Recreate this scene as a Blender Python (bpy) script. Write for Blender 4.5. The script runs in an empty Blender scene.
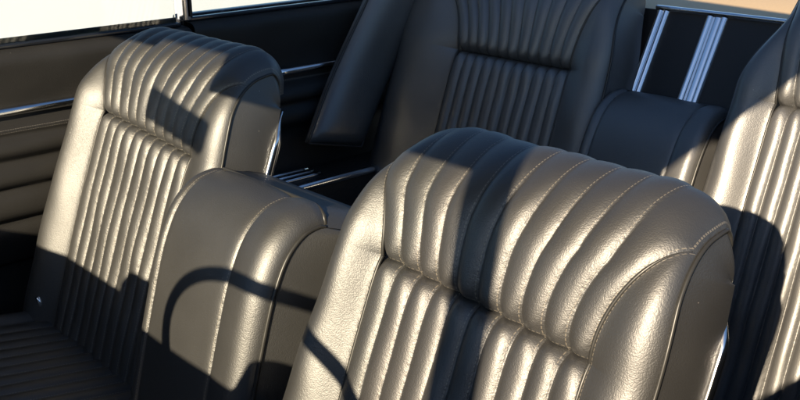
import bpy, bmesh, math, random
import numpy as np
from mathutils import Vector, Matrix

random.seed(4)
SC = bpy.context.scene
COL = SC.collection
R = math.radians

# ------------------------------------------------------------------ camera, sky, sun, exposure
# car axes: x towards the rear, y towards the far (passenger) side, z up
cam_d = bpy.data.cameras.new('camera')
cam = bpy.data.objects.new('camera', cam_d)
COL.objects.link(cam)
RIGHT = Vector((0.74398, -0.66813, -0.00996))
UP = Vector((0.22473, 0.23615, 0.94537))
FWD = Vector((0.62928, 0.70557, -0.32584))
cam.matrix_world = Matrix(((RIGHT.x, UP.x, -FWD.x, -0.70), (RIGHT.y, UP.y, -FWD.y, -1.02),
                           (RIGHT.z, UP.z, -FWD.z, 1.15), (0, 0, 0, 1)))
cam_d.sensor_width = 36.0
cam_d.lens = 980 / 800 * 36
cam_d.clip_start = 0.02
cam_d.clip_end = 500
SC.camera = cam

SUN_AZ, SUN_EL = 21.5, 20.5          # travel direction, from the nose of the car towards +y
world = bpy.data.worlds.new('World')
SC.world = world
world.use_nodes = True
wn = world.node_tree
sky = wn.nodes.new('ShaderNodeTexSky')
sky.sky_type = 'NISHITA'
sky.sun_disc = False
sky.dust_density = 0.4
sky.ozone_density = 4.0
sky.sun_elevation = R(SUN_EL)
sky.sun_rotation = R(270 - SUN_AZ)
wn.links.new(sky.outputs[0], wn.nodes['Background'].inputs[0])
wn.nodes['Background'].inputs[1].default_value = 0.057

sd = bpy.data.lights.new('sun', 'SUN')
sd.energy = 4.6
sd.angle = R(0.5)
sd.color = (1.0, 0.822, 0.59)
sun = bpy.data.objects.new('sun', sd)
COL.objects.link(sun)
SDIR = Vector((math.cos(R(SUN_AZ)) * math.cos(R(SUN_EL)), math.sin(R(SUN_AZ)) * math.cos(R(SUN_EL)), -math.sin(R(SUN_EL))))
sun.rotation_euler = SDIR.to_track_quat('-Z', 'Y').to_euler()
sun.location = (-4, -3, 4)

SC.view_settings.view_transform = 'Standard'
SC.view_settings.look = 'None'
SC.view_settings.gamma = 1
SC.view_settings.exposure = 1.4
SC.render.engine = 'CYCLES'


# ------------------------------------------------------------------ materials
def new_mat(name):
    m = bpy.data.materials.new(name)
    m.use_nodes = True
    nt = m.node_tree
    return m, nt, nt.nodes['Principled BSDF']


def nd(nt, typ, **kw):
    n = nt.nodes.new(typ)
    for k, v in kw.items():
        setattr(n, k, v)
    return n


def math_node(nt, op, a, b=None, c=None):
    n = nd(nt, 'ShaderNodeMath', operation=op)
    for i, v in enumerate((a, b, c)):
        if v is None:
            continue
        if isinstance(v, (int, float)):
            n.inputs[i].default_value = v
        else:
            nt.links.new(v, n.inputs[i])
    return n.outputs[0]


def leather(name, base, rough=0.42, metallic=0.3, spec=0.6, grain=620, grain_d=0.00019, thread=(0.115, 0.10, 0.078), dust=0.0, ior=1.5):
    m, nt, p = new_mat(name)
    L = nt.links.new
    tc = nd(nt, 'ShaderNodeTexCoord')
    nz = nd(nt, 'ShaderNodeTexNoise')
    nz.inputs['Scale'].default_value = 9
    nz.inputs['Detail'].default_value = 5
    L(tc.outputs['Object'], nz.inputs['Vector'])
    # warped pebble grain
    wz = nd(nt, 'ShaderNodeTexNoise')
    wz.inputs['Scale'].default_value = 160
    wz.inputs['Detail'].default_value = 2
    L(tc.outputs['Object'], wz.inputs['Vector'])
    mx = nd(nt, 'ShaderNodeMixRGB', blend_type='ADD')
    mx.inputs[0].default_value = 0.006
    L(tc.outputs['Object'], mx.inputs[1])
    L(wz.outputs['Color'], mx.inputs[2])
    vo = nd(nt, 'ShaderNodeTexVoronoi', feature='SMOOTH_F1')
    vo.inputs['Scale'].default_value = grain
    vo.inputs['Smoothness'].default_value = 0.4
    L(mx.outputs[0], vo.inputs['Vector'])
    vo2 = nd(nt, 'ShaderNodeTexVoronoi', feature='SMOOTH_F1')
    vo2.inputs['Scale'].default_value = grain * 0.43
    L(mx.outputs[0], vo2.inputs['Vector'])
    wr = nd(nt, 'ShaderNodeTexNoise')
    wr.inputs['Scale'].default_value = 45
    wr.inputs['Detail'].default_value = 4
    L(tc.outputs['Object'], wr.inputs['Vector'])
    h = math_node(nt, 'MULTIPLY_ADD', vo.outputs['Distance'], -1.0, 1.0)
    h = math_node(nt, 'MULTIPLY_ADD', vo2.outputs['Distance'], -0.15, h)
    h = math_node(nt, 'MULTIPLY_ADD', wr.outputs['Fac'], 0.7, h)
    # stitches: attributes st1 = (distance to the seam, side, length along it), st2 the same for cross seams
    masks = []
    pk = None
    for an in ('st1', 'st2'):
        at = nd(nt, 'ShaderNodeAttribute', attribute_name=an)
        sp = nd(nt, 'ShaderNodeSeparateXYZ')
        L(at.outputs['Vector'], sp.inputs[0])
        if pk is None:
            pk = math_node(nt, 'POWER', math_node(nt, 'SUBTRACT', 1.0, math_node(nt, 'MINIMUM', math_node(nt, 'MULTIPLY', sp.outputs[0], 1 / 0.010), 1.0)), 2.0)
        near = math_node(nt, 'LESS_THAN', math_node(nt, 'ABSOLUTE', math_node(nt, 'SUBTRACT', sp.outputs[0], 0.0026)), 0.00048)
        side = math_node(nt, 'GREATER_THAN', sp.outputs[1], 0.0)
        dash = math_node(nt, 'LESS_THAN', math_node(nt, 'FRACT', math_node(nt, 'MULTIPLY', sp.outputs[2], 1 / 0.0046)), 0.66)
        masks.append(math_node(nt, 'MULTIPLY', math_node(nt, 'MULTIPLY', near, side), dash))
    st = math_node(nt, 'MAXIMUM', masks[0], masks[1])
    pn = nd(nt, 'ShaderNodeTexNoise')
    pn.inputs['Scale'].default_value = 130
    L(tc.outputs['Object'], pn.inputs['Vector'])
    h = math_node(nt, 'MULTIPLY_ADD', math_node(nt, 'MULTIPLY', pk, pn.outputs['Fac']), 7.0, h)
    h2 = math_node(nt, 'MULTIPLY_ADD', st, 1.0, h)
    bp = nd(nt, 'ShaderNodeBump')
    L(math_node(nt, 'MULTIPLY_ADD', nz.outputs['Fac'], 1.6, 0.1), bp.inputs['Strength'])
    bp.inputs['Distance'].default_value = grain_d
    L(h2, bp.inputs['Height'])
    L(bp.outputs[0], p.inputs['Normal'])
    # worn colour variation and dust specks
    cr = nd(nt, 'ShaderNodeMixRGB')
    cr.inputs[1].default_value = (*[c * 0.8 for c in base], 1)
    cr.inputs[2].default_value = (*[c * 1.2 for c in base], 1)
    L(nz.outputs['Fac'], cr.inputs[0])
    col = cr.outputs[0]
    if dust:
        dv = nd(nt, 'ShaderNodeTexVoronoi', feature='F1')
        dv.inputs['Scale'].default_value = 75
        L(tc.outputs['Object'], dv.inputs['Vector'])
        sp = nd(nt, 'ShaderNodeSeparateColor')
        L(dv.outputs['Color'], sp.inputs[0])
        dm = math_node(nt, 'MULTIPLY', math_node(nt, 'LESS_THAN', dv.outputs['Distance'], 0.055), math_node(nt, 'GREATER_THAN', sp.outputs[0], 1 - dust))
        dmx = nd(nt, 'ShaderNodeMixRGB')
        dmx.inputs[2].default_value = (0.22, 0.20, 0.18, 1)
        L(dm, dmx.inputs[0])
        L(col, dmx.inputs[1])
        col = dmx.outputs[0]
    sx = nd(nt, 'ShaderNodeMixRGB')
    L(st, sx.inputs[0])
    L(col, sx.inputs[1])
    sx.inputs[2].default_value = (*thread, 1)
    L(sx.outputs[0], p.inputs['Base Color'])
    L(math_node(nt, 'MULTIPLY', math_node(nt, 'SUBTRACT', 1.0, st), metallic), p.inputs['Metallic'])
    L(math_node(nt, 'MULTIPLY_ADD', nz.outputs['Fac'], 0.14, rough - 0.07), p.inputs['Roughness'])
    p.inputs['Specular IOR Level'].default_value = spec
    p.inputs['IOR'].default_value = ior
    return m


def simple(name, base, rough=0.5, metallic=0.0, spec=0.5, noise=0.0, nscale=60, bump=0.0):
    m, nt, p = new_mat(name)
    L = nt.links.new
    p.inputs['Roughness'].default_value = rough
    p.inputs['Metallic'].default_value = metallic
    p.inputs['Specular IOR Level'].default_value = spec
    tc = nd(nt, 'ShaderNodeTexCoord')
    nz = nd(nt, 'ShaderNodeTexNoise')
    nz.inputs['Scale'].default_value = nscale
    nz.inputs['Detail'].default_value = 6
    L(tc.outputs['Object'], nz.inputs['Vector'])
    mx = nd(nt, 'ShaderNodeMixRGB')
    mx.inputs[1].default_value = (*[max(0, c * (1 - noise)) for c in base], 1)
    mx.inputs[2].default_value = (*[min(1, c * (1 + noise)) for c in base], 1)
    L(nz.outputs['Fac'], mx.inputs[0])
    L(mx.outputs[0], p.inputs['Base Color'])
    L(math_node(nt, 'MULTIPLY_ADD', nz.outputs['Fac'], 0.16 * rough, rough * 0.92), p.inputs['Roughness'])
    if bump:
        bp = nd(nt, 'ShaderNodeBump')
        bp.inputs['Distance'].default_value = bump
        L(nz.outputs['Fac'], bp.inputs['Height'])
        L(bp.outputs[0], p.inputs['Normal'])
    return m


M = {}
M['leather'] = leather('pewter_leather', (0.027, 0.0265, 0.0260), rough=0.49, metallic=0.12, spec=1.0, dust=0.05, ior=1.6)
M['rear_leather'] = leather('rear_sheen_leather', (0.060, 0.059, 0.058), rough=0.45, metallic=0.12, spec=1.0, ior=1.65, grain=560, grain_d=0.00018, thread=(0.06, 0.06, 0.06), dust=0.04)  # base lightened to stand in for sky sheen on the rear upholstery
M['door_vinyl'] = leather('door_vinyl', (0.022, 0.021, 0.020), rough=0.5, metallic=0.0, spec=0.3, thread=(0.12, 0.11, 0.1), dust=0.05)
M['piping'] = simple('piping_vinyl', (0.035, 0.034, 0.032), 0.38, 0.3, noise=0.3)
M['chrome'] = simple('chrome', (0.82, 0.83, 0.85), 0.16, 1.0, noise=0.05, nscale=120)
M['black_plastic'] = simple('black_plastic', (0.012, 0.012, 0.013), 0.45, noise=0.3)
M['black_vinyl'] = simple('black_vinyl', (0.010, 0.009, 0.009), 0.6, noise=0.4, nscale=300, bump=0.0003)
M['carpet'] = simple('black_carpet', (0.012, 0.012, 0.013), 0.95, noise=0.6, nscale=600, bump=0.003)
M['shelf'] = simple('tan_shelf_board', (0.62, 0.45, 0.26), 0.7, noise=0.12, nscale=200, bump=0.0004)
M['paint'] = simple('dark_body_paint', (0.015, 0.017, 0.022), 0.12, noise=0.1)
M['concrete'] = simple('grey_gravel', (0.15, 0.15, 0.155), 0.9, noise=0.7, nscale=9, bump=0.02)
M['backdrop_wall'] = simple('backdrop_white', (0.88, 0.92, 0.97), 0.7, noise=0.05, nscale=1.5)  # cool tint of the added wall offsets the warm sun colour
M['headliner'] = simple('bounce_headliner', (0.55, 0.54, 0.52), 0.9, noise=0.2)  # unseen ceiling made pale to bounce light onto the rear bench
M['rubber'] = simple('weatherstrip_rubber', (0.02, 0.02, 0.02), 0.7, noise=0.3)


def glass_mat(name='window_glass', ior=1.45):
    m = bpy.data.materials.new(name)
    m.use_nodes = True
    nt = m.node_tree
    nt.nodes.remove(nt.nodes['Principled BSDF'])
    t = nd(nt, 'ShaderNodeBsdfTransparent')
    t.inputs[0].default_value = (0.93, 0.96, 0.95, 1)
    g = nd(nt, 'ShaderNodeBsdfGlossy')
    g.inputs['Roughness'].default_value = 0.02
    f = nd(nt, 'ShaderNodeFresnel')
    f.inputs[0].default_value = ior
    mx = nd(nt, 'ShaderNodeMixShader')
    nt.links.new(f.outputs[0], mx.inputs[0])
    nt.links.new(t.outputs[0], mx.inputs[1])
    nt.links.new(g.outputs[0], mx.inputs[2])
    nt.links.new(mx.outputs[0], nt.nodes['Material Output'].inputs[0])
    return m


M['glass'] = glass_mat()
M['screen_glass'] = glass_mat('screen_glass', 1.2)


# ------------------------------------------------------------------ helpers
def link(name, me, mat, parent=None):
    o = bpy.data.objects.new(name, me)
    COL.objects.link(o)
    if mat:
        me.materials.append(M[mat])
    if parent:
        o.parent = parent
    return o


def tag(o, label=None, cat=None, group=None, kind=None):
    for k, v in (('label', label), ('category', cat), ('group', group), ('kind', kind)):
        if v:
            o[k] = v
    return o


def thing(name, label, cat, loc=(0, 0, 0), group=None):
    o = bpy.data.objects.new(name, None)
    COL.objects.link(o)
    o.location = loc
    o.empty_display_size = 0.1
    return tag(o, label, cat, group)


def grid(name, P, mat, parent=None, attrs=None, flip=False, close_u=False):
    """P: (nv, nu, 3) array of points -> one smooth mesh"""
    nv, nu = P.shape[:2]
    verts = P.reshape(-1, 3)
    i, j = np.meshgrid(np.arange(nv - 1), np.arange(nu if close_u else nu - 1), indexing='ij')
    j2 = (j + 1) % nu
    a, b, c, d = i * nu + j, i * nu + j2, (i + 1) * nu + j2, (i + 1) * nu + j
    F = np.stack([a, b, c, d] if not flip else [a, d, c, b], -1).reshape(-1, 4)
    me = bpy.data.meshes.new(name)
    me.from_pydata(verts.tolist(), [], F.tolist())
    me.polygons.foreach_set('use_smooth', [True] * len(F))
    if attrs:
        for k, v in attrs.items():
            at = me.attributes.new(k, 'FLOAT_VECTOR', 'POINT')
            at.data.foreach_set('vector', np.ascontiguousarray(v, dtype=np.float32).reshape(-1))
    me.update()
    return link(name, me, mat, parent)


def tube_arr(pts, r, seg=10, squash=None):
    """sweep a circle (or ellipse: squash = (normal dir, ratio)) along pts; returns grid array closed in u"""
    pts = np.asarray(pts, float)
    T = np.gradient(pts, axis=0)
    T /= np.linalg.norm(T, axis=1)[:, None] + 1e-12
    ref = np.array([0.0, 0, 1]) if abs(T[0][2]) < 0.9 else np.array([1.0, 0, 0])
    out = []
    A = np.cross(T[0], ref)
    A /= np.linalg.norm(A)
    for p, t in zip(pts, T):
        A = A - t * A.dot(t)
        A /= np.linalg.norm(A)
        B = np.cross(t, A)
        ring = []
        for k in range(seg):
            th = 2 * math.pi * k / seg
            ring.append(p + (r if np.isscalar(r) else r[len(out)]) * (math.cos(th) * A + math.sin(th) * B))
        out.append(ring)
    return np.array(out)


def merge_grids(name, arrs, mat, parent=None, close_u=True):
    verts, faces, off = [], [], 0
    for P in arrs:
        nv, nu = P.shape[:2]
        verts += P.reshape(-1, 3).tolist()
        for i in range(nv - 1):
            for j in range(nu if close_u else nu - 1):
                j2 = (j + 1) % nu
                faces.append((off + i * nu + j, off + i * nu + j2, off + (i + 1) * nu + j2, off + (i + 1) * nu + j))
        if close_u:
            faces.append(tuple(off + k for k in range(nu))[::-1])
            faces.append(tuple(off + (nv - 1) * nu + k for k in range(nu)))
        off += nv * nu
    me = bpy.data.meshes.new(name)
    me.from_pydata(verts, [], faces)
    me.polygons.foreach_set('use_smooth', [True] * len(faces))
    me.update()
    return link(name, me, mat, parent)


def tube(name, pts, r, mat, parent=None, seg=10):
    return merge_grids(name, [tube_arr(pts, r, seg)], mat, parent)


def bbox(bm, x0, x1, y0, y1, z0, z1, rot=None, off=(0, 0, 0)):
    mt = Matrix.Translation(((x0 + x1) / 2, (y0 + y1) / 2, (z0 + z1) / 2)) @ Matrix.Diagonal((x1 - x0, y1 - y0, z1 - z0, 1))
    if rot is not None:
        mt = Matrix.Translation(off) @ rot @ mt
    return bmesh.ops.create_cube(bm, size=1, matrix=mt)['verts']


def finish(name, bm, mat, parent=None, bev=0.0, seg=3, smooth=True):
    if bev:
        bmesh.ops.bevel(bm, geom=list(bm.edges), offset=bev, segments=seg, affect='EDGES', profile=0.6)
    me = bpy.data.meshes.new(name)
    bm.to_mesh(me)
    bm.free()
    if smooth:
        me.polygons.foreach_set('use_smooth', [True] * len(me.polygons))
        me.set_sharp_from_angle(angle=R(40))
    return link(name, me, mat, parent)


def box(name, dims, mat, parent=None, bev=0.004, rot=None, off=(0, 0, 0), seg=3):
    bm = bmesh.new()
    bbox(bm, *dims, rot=rot, off=off)
    return finish(name, bm, mat, parent, bev, seg)


def spline(ctrl, n):
    """Catmull-Rom through ctrl (k,d), resampled evenly by arc length"""
    c = np.asarray(ctrl, float)
    c = np.vstack([2 * c[0] - c[1], c, 2 * c[-1] - c[-2]])
    out = []
    for i in range(1, len(c) - 2):
        p0, p1, p2, p3 = c[i - 1:i + 3]
        for s in np.linspace(0, 1, 40, endpoint=False):
            out.append(0.5 * (2 * p1 + (p2 - p0) * s + (2 * p0 - 5 * p1 + 4 * p2 - p3) * s * s + (3 * p1 - p0 - 3 * p2 + p3) * s ** 3))
    out.append(c[-2])
    out = np.array(out)
    ar = np.concatenate([[0], np.cumsum(np.linalg.norm(np.diff(out, axis=0), axis=1))])
    q = np.linspace(0, ar[-1], n) if np.isscalar(n) else np.asarray(n) * ar[-1]
    return np.stack([np.interp(q, ar, out[:, k]) for k in range(c.shape[1])], 1), q


def sstep(a, b, x):
    t = np.clip((np.asarray(x, float) - a) / (b - a), 0, 1)
    return t * t * (3 - 2 * t)


def wob(x, seed, f=1.0):
    r = np.random.RandomState(seed)
    ph = r.rand(4) * 6.28
    return sum(np.sin(f * (k + 1) * 1.7 * x + ph[k]) / (k + 1) for k in range(4)) * 0.5


def und(a, q, seed):
    r = np.random.RandomState(seed)
    out = 0
    for k in range(7):
        fx, fy, p = r.uniform(-70, 70), r.uniform(-55, 55), r.rand() * 6.28
        out = out + np.sin(a * fx + q * fy + p) / 7
    return out


PROFILE = [(-.46, .0), (-.36, .006), (-.24, .010), (-.12, .012), (-.04, .012), (0, .012), (.04, .015), (.08, .014), (.115, .005),
           (.145, -.013), (.166, -.039), (.172, -.062), (.164, -.086), (.145, -.104), (.12, -.112)]


def seat_back(root, phi, seam=(0, 0, 0), mat='leather', xb0=.155, wl=.228, wr=.228, wlo=.015, npl=10, depth=.0058, bol=.027, bolr=.010,
              seed=1, dip=.016, chrome=True, shell=True, tscale=1.0, lower=None, fan=.125, tapl=None, tapr=None, wtl=.006, wtr=.006, sag=0.0, ctop=0.0):
    """pleated seat back. local (a lateral, t up along the back, n out of its face) -> thing space.
    wl = half width on the +y side, wr = on the -y side"""
    sp, cp = math.sin(phi), math.cos(phi)

    def X(a, t, n):
        return np.stack([seam[0] + t * sp - n * cp, seam[1] + a, seam[2] + t * cp + n * sp], -1)
    prof = [(t * (tscale if t > 0 else 1), n) for t, n in PROFILE]
    if lower:
        prof[0] = (lower, prof[0][1])
    C, q = spline(prof, 400)
    # find the seam (first t>=0) and lay rows so that one row is exactly on it
    k0 = int(np.argmax(C[:, 0] >= 0))
    q0 = q[k0]
    fine = lambda n: np.sin(np.linspace(0, math.pi / 2, n))
    lo = q0 * fine(120)
    up = q0 + (q[-1] - q0) * (0.5 * (1 - np.cos(np.linspace(0, math.pi / 2, 110))) + 0.5 * np.linspace(0, 1, 110))
    qs = np.concatenate([lo, up[1:]])
    ks = len(lo) - 1
    T = np.interp(qs, q, C[:, 0])
    Nn = np.interp(qs, q, C[:, 1])
    dT = np.gradient(T, qs)
    dN = np.gradient(Nn, qs)
    ln = np.hypot(dT, dN)
    nT, nN = -dN / ln, dT / ln            # outward normal in (t, n)
    ds = qs - q0
    front = np.where(ds > 0, np.clip(ds, 0, None), 0)
    # half widths and pleat boundary per row
    W = {}
    XB, XL = {}, {}
    for s, w, tp, wt in ((1, wl, tapl, wtl), (-1, wr, tapr, wtr)):
        W[s] = w + (wlo if tp is None else tp) * (.6 * sstep(0.06, -.22, T) + .4 * sstep(-.15, -.46, T)) - wt * sstep(.02, .17, ds)
        g = np.clip(ds / (fan * 1.08), 0, 1)
        XB[s] = np.minimum(xb0 + (W[s] - xb0) * g ** 2.3, W[s])
        XL[s] = np.minimum(xb0 + (W[s] - .006 - xb0) * sstep(-.03, fan * 1.75, ds) , W[s])
    over = sstep(.07, .20, ds)            # 0 on the face .. 1 over the top

    def rim(a, s):
        w = W[s][:, None]
        r = (.045 + .022 * over)[:, None]
        D = (.016 + .022 * over)[:, None]
        e = np.clip((np.abs(a) - (w - r)) / r, 0, 1)
        return -D * (1 - np.sqrt(1 - .985 * e * e))
    per = 11
    tau = np.linspace(0, 1, per)
    tau = 0.5 - 0.5 * np.cos(tau * math.pi) * (0.55 + 0.45 * np.abs(np.cos(tau * math.pi)))  # more samples in the valleys
    tau = np.clip((tau - tau[0]) / (tau[-1] - tau[0]), 0, 1)
    ph = np.concatenate([[k + x for x in tau[:-1]] for k in range(npl)] + [[npl]])
    fr = np.concatenate([np.concatenate([tau[:-1] for _ in range(npl)]), [1.0]])
    frac = ph / npl
    # pleats
    i0 = sstep(-.03, fan * 1.75, 0)
    for s in (1, -1):                     # interior pleat lines spread slowly, the outer boundary sweeps out to the edge
        XL[s] = np.minimum(xb0 + (W[s] - .006 - xb0) * np.clip((sstep(-.03, fan * 1.75, ds) - i0) / (1 - i0), 0, 1), XB[s])
    lines = (-XL[-1])[:, None] + frac[None, :] * (XL[1] + XL[-1])[:, None]
    l1 = -XL[-1] + (XL[1] + XL[-1]) / npl
    l9 = XL[1] - (XL[1] + XL[-1]) / npl
    A = np.where(ph[None, :] < 1, -XB[-1][:, None] + (l1 + XB[-1])[:, None] * ph[None, :],
                 np.where(ph[None, :] > npl - 1, l9[:, None] + (XB[1] - l9)[:, None] * (ph[None, :] - npl + 1), lines))
    A = A + .0008 * np.stack([wob(qs * 9 + k * 3.1, seed + int(k)) for k in ph // 1], 1) * np.sin(math.pi * np.minimum(frac, 1 - frac) * 2)[None, :] ** .3
    pitch = ((XB[1] + XB[-1]) / npl)[:, None]
    rel = 1 - np.abs(2 * fr - 1)[None, :] ** 2.7
    rng = np.random.RandomState(seed)
    amp = np.repeat(.85 + .3 * rng.rand(npl), per - 1)
    amp = np.append(amp, amp[-1])[None, :]
    puff = 1 + .5 * np.exp(-np.abs(ds) / .02)[:, None] * (np.abs(ds) > .000)[:, None]
    puff = puff * (1 - .65 * sstep(.10, .21, ds))[:, None]
    H = depth * rel * amp * puff * (1 + .15 * np.stack([wob(qs * 14, seed + 40 + int(k)) for k in np.minimum(ph // 1, npl - 1)], 1))
    dipv = -dip * np.exp(-np.abs(ds) / .011)[:, None] * (0.8 + .2 * np.cos(frac * npl * 2 * math.pi))[None, :]
    flat_seam = (1 - np.exp(-np.abs(ds) / .0035))[:, None]
    H = H * (.25 + .75 * flat_seam) + dipv
    sgn = np.where(A >= 0, 1, -1)
    rm = np.where(sgn > 0, rim(A, 1), rim(A, -1))
    H = H + rm
    H = H + .0022 * und(A, qs[:, None], seed + 9)
    SG = sag * np.clip(A / xb0, -1.3, 1.3) * np.exp(-(ds[:, None] / .09) ** 2)
    P = X(A, T[:, None] + SG + H * nT[:, None], Nn[:, None] + H * nN[:, None])
    st1 = np.stack([np.minimum(fr, 1 - fr)[None, :] * pitch, np.broadcast_to(np.sin(2 * math.pi * fr)[None, :] + 1e-4, A.shape), np.broadcast_to(qs[:, None], A.shape)], -1)
    st2 = np.stack([np.broadcast_to(np.abs(ds)[:, None], A.shape), np.broadcast_to(np.where(ds > 0, 1, -1)[:, None], A.shape), A], -1)
    grid('pleated_panel', P[:ks + 1], mat, root, {'st1': st1[:ks + 1], 'st2': st2[:ks + 1]}, flip=True)
    grid('top_roll', P[ks:], mat, root, {'st1': st1[ks:], 'st2': st2[ks:]}, flip=True)
    # bolsters, side panels, piping, chrome
    pipes, edge = [], {}
    for s in (1, -1):
        sN = np.linspace(0, 1, 26)
        sN = 0.5 - 0.5 * np.cos(sN * math.pi)
        wd = (W[s] - XB[s])[:, None]
        a = XB[s][:, None] + sN[None, :] * wd
        bump = ((bol if s > 0 else bolr) * np.clip(wd / .075, 0, 1.15) ** 1.1) * np.clip(1 - np.abs(2 * sN ** 1.35 - 1) ** 2.0, 0, 1)[None, :] * (1 - .55 * sstep(.0, .14, ds))[:, None]
        bump = bump * (1 + .10 * wob(qs * 6, seed + 70 + s)[:, None])
        base0 = (dipv[:, 0] * 0.3)[:, None] * (1 - sN)[None, :] ** 6
        rr = rim(a, s)
        h = bump + rr + base0 + .0030 * und(a * s, qs[:, None], seed + 9) * np.sin(math.pi * sN)[None, :]
        SB = sag * s * np.clip(a / xb0, 0, 1.3) * np.exp(-(ds[:, None] / .09) ** 2)
        Pb = X(s * a, T[:, None] + SB + h * nT[:, None], Nn[:, None] + h * nN[:, None])
        kb = int(np.argmax(wd[:, 0] < .0006)) + 1
        dd = np.minimum(sN[None, :] * wd, 1.0)
        b1 = np.stack([dd, np.ones_like(dd), np.broadcast_to(qs[:, None], dd.shape)], -1)
        d2 = (1 - sN)[None, :] * wd
        b2 = np.stack([d2 + .0005, np.ones_like(dd), np.broadcast_to(qs[:, None], dd.shape)], -1)
        grid('side_bolster', Pb[:kb], mat, root, {'st1': b1[:kb], 'st2': b2[:kb] * 0 + 1}, flip=(s > 0))
        E = Pb[:, -1]
        edge[s] = E
        # boxing between the front edge loop and the frame line
        hE = h[:, -1]
        tE, nE = T + SB[:, -1] + hE * nT, Nn + hE * nN
        tM = np.minimum(tE, .095 * tscale)
        nM = np.full_like(tM, -.082)
        k = np.linspace(0, 1, 14)
        tt = tE[:, None] + (tM - tE)[:, None] * k
        nn = nE[:, None] + (nM - nE)[:, None] * k
        aa = s * (W[s][:, None] + (.011) * np.sin(math.pi * np.clip(k, 0, 1) * .62)[None, :])
        Ps = X(aa + 0 * tt, tt, nn)
        dist = np.linalg.norm(Ps - Ps[:, :1], axis=2)
        x1 = np.stack([dist + .0005, np.ones_like(dist), np.broadcast_to(qs[:, None], dist.shape)], -1)
        grid('side_panel', Ps, mat, root, {'st1': x1, 'st2': x1 * 0 + 1}, flip=(s > 0))
        off = np.array([0, s * .0012, 0])
        pipes.append(tube_arr(E + off, .0023, 8))
        pipes.append(tube_arr(Pb[:kb - 1, 0], np.clip((kb - 1 - np.arange(kb - 1)) / 14, .12, 1) * .0022, 8))
        if chrome:
            lowt = (lower or -.46)
            cc = [(lowt, -.083), (-.2, -.083), (.0, -.083), (.045 - ctop, -.083), (.075 - ctop, -.084), (.098 - ctop, -.088)]
            cs, _ = spline(cc, 60)
            wv = np.interp(cs[:, 0], T[:ks], W[s][:ks]) + .010
            tg = np.gradient(cs, axis=0)
            tg /= np.linalg.norm(tg, axis=1)[:, None]
            pr = np.stack([-tg[:, 1], tg[:, 0]], 1)
            tpr = .0075 - .006 * sstep(.03 - ctop, .098 - ctop, cs[:, 0])
            ring = []
            for th in np.linspace(0, 2 * math.pi, 13)[:-1]:
                ca, sa = math.cos(th), math.sin(th)
                ring.append(X(s * (wv + .003 - .016 * sstep(.045 - ctop, .10 - ctop, cs[:, 0]) + .004 * sa), cs[:, 0] + tpr * ca * pr[:, 0], cs[:, 1] + tpr * ca * pr[:, 1]))
            merge_grids('chrome_trim', [np.stack(ring, 1)], 'chrome', root)
    for pp in pipes:
        merge_grids('piping', [pp], 'piping', root)
    if shell:
        n = 24
        lowt = (lower or -.46)
        tt = np.concatenate([np.linspace(lowt, .055, 20), .055 + .035 * np.sin(np.linspace(.1, math.pi / 2, 8))]) * 1.0
        wl_ = np.interp(tt, T[:ks], W[1][:ks]) + .003
        wr_ = np.interp(tt, T[:ks], W[-1][:ks]) + .003
        shr = np.concatenate([.02 * sstep(-.06, .055, np.linspace(lowt, .055, 20)), .02 + .03 * (1 - np.cos(np.linspace(.1, math.pi / 2, 8)))])
        loop = []
        for t_, L_, R_, sh in zip(tt, wl_ - shr, wr_ - shr, shr):
            row = []
            for th in np.linspace(0, 1, n):
                a_ = -R_ + (L_ + R_) * th
                e = min(1, max(0, (abs(2 * th - 1) - .8) / .2))
                row.append((a_, t_, -.122 + .04 * (1 - math.sqrt(1 - .99 * e * e))))
            loop.append(row)
        Lp = np.array(loop)
        # close forward to the frame line
        f0 = Lp[:, :1].copy(); f0[:, :, 2] = -.080
        f1 = Lp[:, -1:].copy(); f1[:, :, 2] = -.080
        Lp = np.concatenate([f0, Lp, f1], 1)
        grid('back_shell', X(Lp[..., 0], Lp[..., 1], Lp[..., 2]), 'black_plastic', root)
    return X


def cushion(root, x0, x1, yc, w, z0, tilt, mat='leather', npl=11, seed=5, thick=.13):
    """seat cushion with pleats running fore and aft; x0 front, x1 back"""
    nv = 60
    per = 9
    ph = np.linspace(-2, npl + 2, (npl + 4) * per + 1)
    pit = 2 * (w - .06) / npl
    v = np.linspace(0, 1, nv)
    xs = x0 + (x1 - x0) * v
    zc = z0 + (x1 - xs) * math.tan(tilt)
    zc = zc - .06 * np.clip((xs - x0 - .07) / -.07, 0, 1) ** 2
    inner = (ph >= 0) & (ph <= npl)
    fr = ph - np.floor(ph)
    rel = np.where(inner, 1 - np.abs(2 * fr - 1) ** 2.1, 0) * .007
    o = np.clip(np.where(ph < 0, -ph, ph - npl), 0, 2) / 2
    yy = yc - (w - .06) + np.clip(ph, 0, npl) * pit + np.where(ph < 0, -1, 1) * np.sin(o * math.pi / 2) * .06
    dz = .018 * np.sin(np.clip(o * 1.6, 0, 1) * math.pi) - .07 * (1 - np.sqrt(1 - .98 * o ** 2))
    P = np.stack([np.broadcast_to(xs[:, None], (nv, len(ph))), np.broadcast_to(yy, (nv, len(ph))), zc[:, None] + (rel + dz)[None, :]], -1)
    st = np.stack([np.where(inner, np.minimum(fr, 1 - fr), 1) * pit + 0 * xs[:, None], np.sin(2 * math.pi * fr) + 0 * xs[:, None], xs[:, None] + 0 * fr], -1)
    grid('cushion', P, mat, root, {'st1': st, 'st2': st * 0 + 1})
    bm = bmesh.new()
    bbox(bm, x0 + .01, x1, yc - w + .002, yc + w - .002, z0 - thick, z0 - .045)
    finish('seat_base', bm, 'black_vinyl', root, .008)


# ================================================================== large structure
CY = 0.05          # centre line of the car
GZ = -0.30         # ground level

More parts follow.
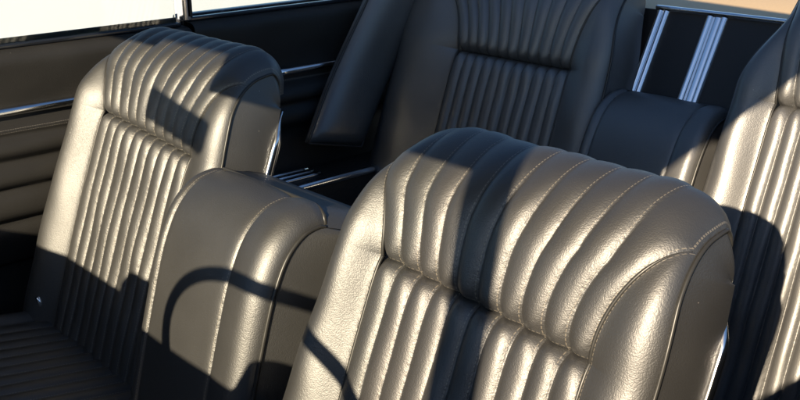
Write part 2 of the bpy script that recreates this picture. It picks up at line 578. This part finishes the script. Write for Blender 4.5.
gm = bpy.data.meshes.new('ground')
S = 150
gm.from_pydata([(-S, -S, GZ), (S, -S, GZ), (S, S, GZ), (-S, S, GZ)], [], [(0, 1, 2, 3)])
tag(link('ground', gm, 'concrete'), kind='structure')

wall = thing('backdrop_wall', 'low white wall added to fill the overexposed view outside the far door window', 'wall', (-4, 4.4, GZ))
box('wall_face', (-8, 9.4, 0, .25, 0, 1.45), 'backdrop_wall', wall, .01)  # added backdrop, so the far windows show plain bright white

# car body around the cabin
body = thing('coupe', 'dark two door coupe whose tufted door and side trim surround the leather seats', 'car')
fl = box('floor_pan', (-1.6, 1.3, CY - .86, CY + .86, -.06, 0.0), 'carpet', body, 0)
# roof: unseen curved shell with thickness, cut short so sky lights the rear bench
nx, ny = 30, 25
rx = np.linspace(-.78, -.13, nx)
ry = np.linspace(-1, 1, ny)


def roof_z(x, s):
    front = 1.105
    mid = 1.215
    z = np.interp(x, [-.78, -.50, -.2, .5, .80], [1.325, 1.335, 1.335, 1.31, 1.27])
    return z + .05 * (1 - s ** 2)


RT = []
for zo in (0.0, .035):
    RT.append(np.array([[(x, CY + s * .83, roof_z(x, s) + zo) for s in ry] for x in rx]))
top = RT[1]
bot = RT[0]
loop = np.concatenate([bot, top[:, ::-1]], 1)
rf = grid('roof', loop, 'headliner', body, close_u=True)



def pillar(name, p0, p1, wx, wy, mat='paint'):
    d = Vector(p1) - Vector(p0)
    rot = d.to_track_quat('Z', 'Y').to_matrix().to_4x4()
    bm = bmesh.new()
    bbox(bm, -wx / 2, wx / 2, -wy / 2, wy / 2, 0, d.length, rot=rot, off=p0)
    return finish(name, bm, mat, body, min(wx, wy) * .3)


for s in (-1, 1):
    pillar('windscreen_pillar', (-1.10, CY + s * .835, .78), (-1.05, CY + s * .815, 1.36), .06, .026)
    pillar('rear_pillar', (1.35, CY + s * .84, .80), (.95, CY + s * .80, 1.27), .26, .05)
    box('roof_rail', (-1.09, .80, CY + s * .825 - .02, CY + s * .825 + .02, 1.345, 1.385), 'paint', body, .008)
bm = bmesh.new()
bbox(bm, -1.08, -.785, CY - .82, CY + .82, 1.345, 1.38)
finish('windscreen_header', bm, 'headliner', body, .01)

for lab, y0, y1 in (('black sun visor folded down in front of the near bucket seat', -.655, -.04), ('black sun visor folded down in front of the far bucket seat', .17, .80)):
    v = thing('sun_visor', lab, 'sun visor', (-.75, (y0 + y1) / 2, 1.345), 'sun visors')
    hw = (y1 - y0) / 2
    zz = 1.149 if y0 < 0 else 1.20
    box('visor_board', (-.01, .01, -hw, hw, zz - 1.345, -.015), 'black_vinyl', v, .008)
    tube('hinge_rod', np.array([(0, -hw, -.012), (0, 0, -.012), (0, hw, -.012)]), .006, 'chrome', v, 8)

# dashboard
dash = thing('dashboard', 'black padded dashboard in front of the seats', 'dashboard')
bm = bmesh.new()
bbox(bm, -1.30, -.92, CY - .84, CY + .84, .60, .838)
bbox(bm, -1.00, -.925, -.055, .040, .70, .884)
finish('dash_pad', bm, 'black_vinyl', dash, .03, 4)
bm = bmesh.new()
bbox(bm, -1.30, -.95, CY - .82, CY + .82, .30, .598)
finish('lower_panel', bm, 'black_plastic', dash, .01)

# steering wheel
sw = thing('steering_wheel', 'thin rimmed black steering wheel in front of the near bucket seat', 'steering wheel', (-.75, -.325, .768))
tl = R(28)
WA = np.array([math.sin(tl), 0, math.cos(tl)])          # up the wheel plane (top leans forward -> see sign)
WA = np.array([-math.sin(tl), 0, math.cos(tl)])
WB = np.array([0, 1.0, 0])
WC = np.cross(WA, WB)
rr = .205
th = np.linspace(0, 2 * math.pi, 73)
ringp = np.array([rr * (math.cos(a) * WB + math.sin(a) * WA) for a in th])
tube('rim', ringp, .0105, 'black_plastic', sw, 12)
for ang in (R(-38), R(218), R(270)):
    e = math.cos(ang) * WB + math.sin(ang) * WA
    tube('spoke', np.array([e * k for k in np.linspace(.03, rr, 10)]), .011, 'chrome', sw, 8)
tube('hub', np.array([WC * k for k in (-.03, 0, .03)]), .030, 'black_plastic', sw, 20)
cdir = WC if WC[0] < 0 else -WC
tube('column', np.array([cdir * k for k in np.linspace(.02, .36, 6)]), .032, 'black_plastic', sw, 14)

# mirror
mr = thing('rear_view_mirror', 'small rear view mirror hanging below the windscreen header', 'mirror', (-1.0, -.056, 1.186))
box('mirror_housing', (-.012, .012, -.098, .098, -.027, .027), 'black_plastic', mr, .010, rot=Matrix.Rotation(R(9), 4, 'X'))
tube('mirror_stem', np.array([tuple(-SDIR * k) for k in (0, .06, .12, .195)]), .008, 'chrome', mr, 8)
gl = bpy.data.meshes.new('windscreen')
gl.from_pydata([(-1.55, CY - .80, .85), (-1.55, CY + .80, .85), (-1.085, CY + .78, 1.355), (-1.085, CY - .78, 1.355)], [], [(0, 1, 2, 3)])
link('windscreen', gl, 'screen_glass', body)

# ------------------------------------------------------------------ far door
DY = .80


def door_panel(name, x0, x1, yb, prof, mat, parent, nxs=40):
    """prof: list of (z, out) control points from the top down; out = towards the cabin (-y)"""
    c, q = spline([(z - .018 * (z - .40) / .45 if z > .40 else z, o) for z, o in prof], 120)
    xs = np.linspace(x0, x1, nxs)
    P = np.stack([np.broadcast_to(xs[None, :], (120, nxs)), np.broadcast_to((yb - c[:, 1])[:, None], (120, nxs)), np.broadcast_to(c[:, 0][:, None], (120, nxs))], -1)
    P = P.copy()
    P[..., 1] += .0012 * np.sin(xs * 31)[None, :] * np.sin(q * 60)[:, None]
    zd = np.abs(c[:, 0] - .685)
    st = np.stack([np.broadcast_to(zd[:, None], P.shape[:2]), np.ones(P.shape[:2]), np.broadcast_to(xs[None, :], P.shape[:2])], -1)
    return grid(name, P, mat, parent, {'st1': st, 'st2': st * 0 + 1}, flip=True)


DPROF = [(.850, -.02), (.846, .01), (.830, .022), (.80, .020), (.745, .012), (.735, .010), (.728, .010), (.712, .012), (.701, .022), (.693, .026),
         (.688, .021), (.685, .022), (.672, .036), (.655, .038), (.640, .026), (.637, .026), (.618, .040), (.598, .042), (.585, .030), (.582, .030),
         (.565, .042), (.535, .044), (.52, .030), (.517, .030), (.49, .036), (.43, .02), (.42, .012), (.25, .010), (.05, .005)]
door = door_panel('door', -1.25, .335, DY, DPROF, 'door_vinyl', body)
door['label'] = 'far door with horizontally tufted trim below the bright window'
# sill strip, chrome spear, lower moulding
box('sill_strip', (-1.22, .325, DY + .006, DY + .022, .8315, .840), 'paint', door, .003)
box('weather_strip', (-1.22, .325, DY + .024, DY + .034, .832, .848), 'rubber', door, .003)
tube('chrome_strip', np.array([(x_, DY - .016, .7205) for x_ in np.linspace(-1.0, .325, 30)]), .0085, 'chrome', door, 12)
box('door_skin', (-1.25, .335, DY + .036, DY + .075, .02, .826), 'paint', door, .01)
box('window_post', (.330, .348, DY + .002, DY + .030, .842, 1.34), 'chrome', door, .003)
box('window_glass', (-1.0, .317, DY + .014, DY + .018, .838, 1.34), 'glass', door, 0)

# rear quarter trim (far side)
QPROF = [(.858, -.02), (.855, .008), (.840, .020), (.80, .018), (.74, .010), (.70, .008), (.69, .012), (.672, .030), (.655, .034), (.642, .024), (.638, .024),
         (.62, .036), (.60, .036), (.585, .022), (.57, .012), (.50, .012), (.10, .012)]
qt = door_panel('side_trim', .341, 1.25, DY, QPROF, 'door_vinyl', body)
qt['label'] = 'dark rear side trim with short chrome strips'
box('outer_skin', (.341, 1.3, DY + .036, DY + .075, .02, .85), 'paint', qt, .01)
box('sill_strip', (.345, 1.1, DY + .006, DY + .022, .8395, .848), 'paint', qt, .003)
box('window_frame', (.338, .352, DY + .002, DY + .030, .848, 1.34), 'black_plastic', qt, .003)
box('window_glass', (.353, 1.0, DY + .014, DY + .018, .846, 1.34), 'glass', qt, 0)
tube('chrome_strip', np.array([(x_, DY - .020, .706) for x_ in np.linspace(.54, .755, 10)]), .0085, 'chrome', qt, 12)
# low armrest ledge with the two bright strips
bm = bmesh.new()
bbox(bm, .30, .98, DY - .13, DY - .006, .33, .470)
finish('armrest', bm, 'door_vinyl', qt, .018, 4)
tube('armrest_strip', np.array([(x_, DY - .130, .467) for x_ in np.linspace(.42, .735, 10)]), .0095, 'chrome', qt, 12)
for yy_ in (.085, .060, .035):
    tube('ledge_strip', np.array([(x_, DY - yy_, .472) for x_ in np.linspace(.46, .60, 8)]), .006, 'chrome', qt, 10)

# near door (camera looks in above it) - mirrored simple copy
nd_ = box('door', (-1.2, .34, -.875, -.845, .02, .815), 'door_vinyl', body, .01)
box('door_skin', (-1.2, .34, -.93, -.879, .0, .82), 'paint', nd_, .012)
nq = box('side_trim', (.345, 1.3, -.80, -.765, .02, .86), 'door_vinyl', body, .01)
box('outer_skin', (.345, 1.3, -.86, -.804, .0, .855), 'paint', nq, .012)

# padded sail panel at the far rear corner

# ================================================================== seats
PHI = R(22)
near = thing('bucket_seat', 'pleated pewter leather bucket seat nearest the camera, crossed by a dark shadow band', 'car seat', (0, -.362, .35), 'front bucket seats')
seat_back(near, PHI, (0, 0, .35), seed=3, wl=.226, wr=.224, tapl=.042, tapr=-.012, wtl=.036, wtr=.010, ctop=.012, tscale=1.06, sag=.009)
cushion(near, -.62, -.10, 0, .25, -.015, R(10), seed=3)
far = thing('bucket_seat', 'pleated pewter leather bucket seat farther away, beside the far door window', 'car seat', (.05, .455, .365), 'front bucket seats')
seat_back(far, R(21), (0, 0, .355), seed=23, wl=.238, wr=.226, tapl=.030, tapr=.010, wtl=.050, wtr=.012, tscale=1.07, sag=.010)
cushion(far, -.66, -.10, 0, .25, -.02, R(10), seed=9)
for s in (1, -1):
    tube('hinge_pin', np.array([(-.135, s * .19, .005), (-.150, s * .19, .02), (-.155, s * .19, .04)]), .005, 'chrome', far, 8)

# ------------------------------------------------------------------ centre armrest between the front seats
cen = thing('centre_armrest', 'smooth leather folded up centre armrest between the two front bucket seats', 'armrest', (-.055, .080, .372))


def soft_block(root, phi, seam, w, prof, names, seams, rimr, rimd, mat='leather', rows=150, piping=True, back=True, backd=.05, flare=.0):
    """upholstered block: front face over a rounded top; seams = lateral positions of stitched seams (grooves)"""
    sp, cp = math.sin(phi), math.cos(phi)

    def X(a, t, n):
        return np.stack([seam[0] + t * sp - n * cp, seam[1] + a, seam[2] + t * cp + n * sp], -1)
    C, q = spline(prof, rows)
    T, Nn = C[:, 0], C[:, 1]
    dT, dN = np.gradient(T, q), np.gradient(Nn, q)
    ln = np.hypot(dT, dN)
    nT, nN = -dN / ln, dT / ln
    cuts = [-w] + sorted(seams) + [w]
    for k in range(len(cuts) - 1):
        a0, a1 = cuts[k], cuts[k + 1]
        s = np.linspace(0, 1, 26)
        s = .5 - .5 * np.cos(s * math.pi)
        a = a0 + (a1 - a0) * s
        e = np.clip((np.abs(a) - (w - rimr)) / rimr, 0, 1)
        h = -rimd * (1 - np.sqrt(1 - .985 * e * e))
        d0 = np.abs(a - a0) if k > 0 else 1 + 0 * a
        d1 = np.abs(a1 - a) if k < len(cuts) - 2 else 1 + 0 * a
        h = h - .0042 * (np.exp(-d0 / .004) + np.exp(-d1 / .004)) + .003 * np.sin(np.pi * s)
        P = X(a[None, :] + 0 * T[:, None], T[:, None] + h[None, :] * nT[:, None], Nn[:, None] + h[None, :] * nN[:, None])
        st = np.stack([np.broadcast_to(d0[None, :], P.shape[:2]), np.ones(P.shape[:2]), np.broadcast_to(q[:, None], P.shape[:2])], -1)
        s2 = np.stack([np.broadcast_to(d1[None, :], P.shape[:2]), np.ones(P.shape[:2]), np.broadcast_to(q[:, None], P.shape[:2])], -1)
        grid(names[k], P, mat, root, {'st1': st, 'st2': s2}, flip=True)
    pipes = []
    for s in (1, -1):
        hE = -rimd * (1 - math.sqrt(1 - .985))
        tE, nE = T + hE * nT, Nn + hE * nN
        tm = np.minimum(tE, tE.max() - .008)
        nm = np.full_like(tm, Nn[-1] - backd * .9)
        k = np.linspace(0, 1, 14)
        tt = tE[:, None] + (tm - tE)[:, None] * k
        nn = nE[:, None] + (nm - nE)[:, None] * k
        aa = s * (w + .012 * np.sin(math.pi * k * .6) + flare * k)[None, :] + 0 * tt
        Ps = X(aa, tt, nn)
        dist = np.linalg.norm(Ps - Ps[:, :1], axis=2)
        x1 = np.stack([dist + .0005, np.ones_like(dist), np.broadcast_to(q[:, None], dist.shape)], -1)
        grid('side_panel', Ps, mat, root, {'st1': x1, 'st2': x1 * 0 + 1}, flip=(s > 0))
        pipes.append(tube_arr(X(s * (w + .0012) + 0 * tE, tE, nE), .003, 8))
    # piping along the rear top edge
    aa = np.linspace(-w, w, 40)
    e = np.clip((np.abs(aa) - (w - rimr)) / rimr, 0, 1)
    h = -rimd * (1 - np.sqrt(1 - .985 * e * e))
    pipes.append(tube_arr(X(aa, T[-1] + h * nT[-1], Nn[-1] + h * nN[-1]), .003, 8))
    for pp in pipes:
        merge_grids('piping', [pp], 'piping', root)
    if back:
        aa = np.linspace(-w - .004, w + .004, 30)
        k = np.linspace(0, 1, 16)
        rows_ = []
        t0, n0 = T[-1], Nn[-1]
        for kk in k:
            if kk < .35:
                f_ = kk / .35
                t_, n_ = t0 - .004 * f_, n0 - backd * f_
            else:
                f_ = (kk - .35) / .65
                t_, n_ = t0 - .004 - f_ * .42, n0 - backd - .004 * math.sin(f_ * 3)
            hh = h if False else -rimd * (1 - np.sqrt(1 - .985 * np.clip((np.abs(aa) - (w - rimr)) / rimr, 0, 1) ** 2))
            rows_.append(np.stack(X(aa * (1 + flare / w * min(1, kk / .35)), t_ + hh * (1 - .0 * kk), np.full_like(aa, n_)), 0))
        Pb = np.array(rows_)
        zz = Pb * 0 + 1
        grid('back_panel', Pb, mat, root, {'st1': zz, 'st2': zz}, flip=True)
    return X


APROF = [(-.45, .0), (-.30, .004), (-.15, .004), (-.08, .0), (-.03, -.012), (.005, -.036), (.022, -.066), (.024, -.085)]
soft_block(cen, R(16), (0, 0, .35), .137, APROF, ['edge_panel', 'front_panel', 'edge_panel'], [-.063, .108], .032, .026, flare=.016, backd=.085)

# ------------------------------------------------------------------ rear seat
rear = thing('bench', 'black leather rear bench with two pleated backs behind the front seats', 'rear seat', (.87, CY, .32))
RPHI = R(20)
ry0 = .372 - CY
seat_back(rear, RPHI, (0, ry0, .425), mat='rear_leather', depth=.0085, npl=11, lower=-.60, xb0=.16, wl=.352, wr=.245, seed=51, chrome=False, shell=False, dip=.024, tscale=1.5, fan=.2, wtl=.02, wtr=.02)
seat_back(rear, RPHI, (0, -.39 - CY, .43), mat='rear_leather', depth=.0085, npl=11, lower=-.60, xb0=.16, wl=.240, wr=.33, seed=61, chrome=False, shell=False, dip=.024, tscale=1.5, fan=.2, wtl=.05, wtr=.02)
cushion(rear, -.54, -.14, .36, .34, -.09, R(8), mat='rear_leather', seed=31)
cushion(rear, -.54, -.14, -.38, .34, -.09, R(8), mat='rear_leather', seed=33)
# armrest
ra = thing('folding_armrest', 'smooth black folded armrest between the two rear seat backs', 'armrest', (.83, .01, .34))
soft_block(ra, R(20), (0, -.008, .38), .125, APROF, ['edge_panel', 'front_panel', 'edge_panel'], [-.075, .100], .018, .018, mat='rear_leather', back=True, backd=.06)

# centre panel with chrome frame
cp_ = thing('centre_trim_panel', 'black centre panel in a chrome frame with a wide bright middle strip, above the rear armrest', 'trim panel', (.97, -.03, .74))
prot = Matrix.Rotation(R(28), 4, 'Y')
box('backing_panel', (.0, .02, -.150, .215, -.20, .138), 'black_vinyl', cp_, .002, rot=prot)


def bar(name, y0, y1, z0, z1, arcs, along='z', ht=.008, base=-.0015):
    """bright trim strip on the tilted panel with one or more rounded beads across its width"""
    w = (y1 - y0) / arcs
    ys, hs = [], []
    for k in range(arcs):
        for t in np.linspace(0, 1, 13):
            ys.append(y0 + w * (k + t))
            hs.append(base - (.35 + .65 * (1 - (2 * t - 1) ** 2)) * ht * (1 if arcs < 3 or k != 1 else .45))
    ys = [y0] + ys + [y1]
    hs = [.003] + hs + [.003]
    ls = np.linspace(z0, z1, 12)
    P = np.array([[(h_, y_, l_) if along == 'z' else (h_, l_, y_) for y_, h_ in zip(ys, hs)] for l_ in ls])
    RM = np.array(prot.to_3x3())
    return grid(name, P @ RM.T, 'chrome', cp_, flip=(along == 'z'))


bar('chrome_strip', .128, .156, -.20, .134, 2)
bar('chrome_strip', -.002, .044, -.20, .134, 3)
bar('chrome_strip', -.122, -.110, -.20, .134, 1)
bar('chrome_rail', .1345, .146, -.128, .160, 1, along='y')

# package shelf
box('package_shelf', (1.045, 1.55, CY - .70, CY + .70, .838, .856), 'shelf', body, .003)

# pillar trim strip
corner = [(.575, .722, .548), (.725, .715, .512), (.99, .715, .93), (.815, .740, .93)]
cq = np.array(corner)
gu, gv = np.meshgrid(np.linspace(0, 1, 26), np.linspace(0, 1, 26))
blade = ((1 - gu) * (1 - gv))[..., None] * cq[0] + (gu * (1 - gv))[..., None] * cq[1] + (gu * gv)[..., None] * cq[2] + ((1 - gu) * gv)[..., None] * cq[3]
rnd = (1 - np.abs(2 * gu - 1) ** 3) * (1 - np.abs(2 * gv - 1) ** 12)
front_ = blade.copy()
front_[..., 1] -= .030 * np.clip(rnd, 0, 1) ** .6 - .008 * np.sin(gv * 5)
back_ = blade.copy()
back_[..., 1] += .012 + .008 * np.sin(gv * 5)
shut = np.concatenate([back_[:, :1], front_, back_[:, ::-1]], 1)
cap0 = np.repeat(shut[:1].mean(1, keepdims=True), shut.shape[1], 1)
cap1 = np.repeat(shut[-1:].mean(1, keepdims=True), shut.shape[1], 1)
one = np.ones((shut.shape[0] + 2, shut.shape[1], 3))
ptr = grid('pillar_trim', np.concatenate([cap0, shut, cap1], 0), 'rear_leather', body, {'st1': one, 'st2': one}, flip=True)
rimp = np.concatenate([front_[::-1, 0], front_[0, 1:], front_[1:, -1]], 0)
tube('piping', rimp + np.array([0, -.001, 0]), .003, 'piping', ptr, 8)
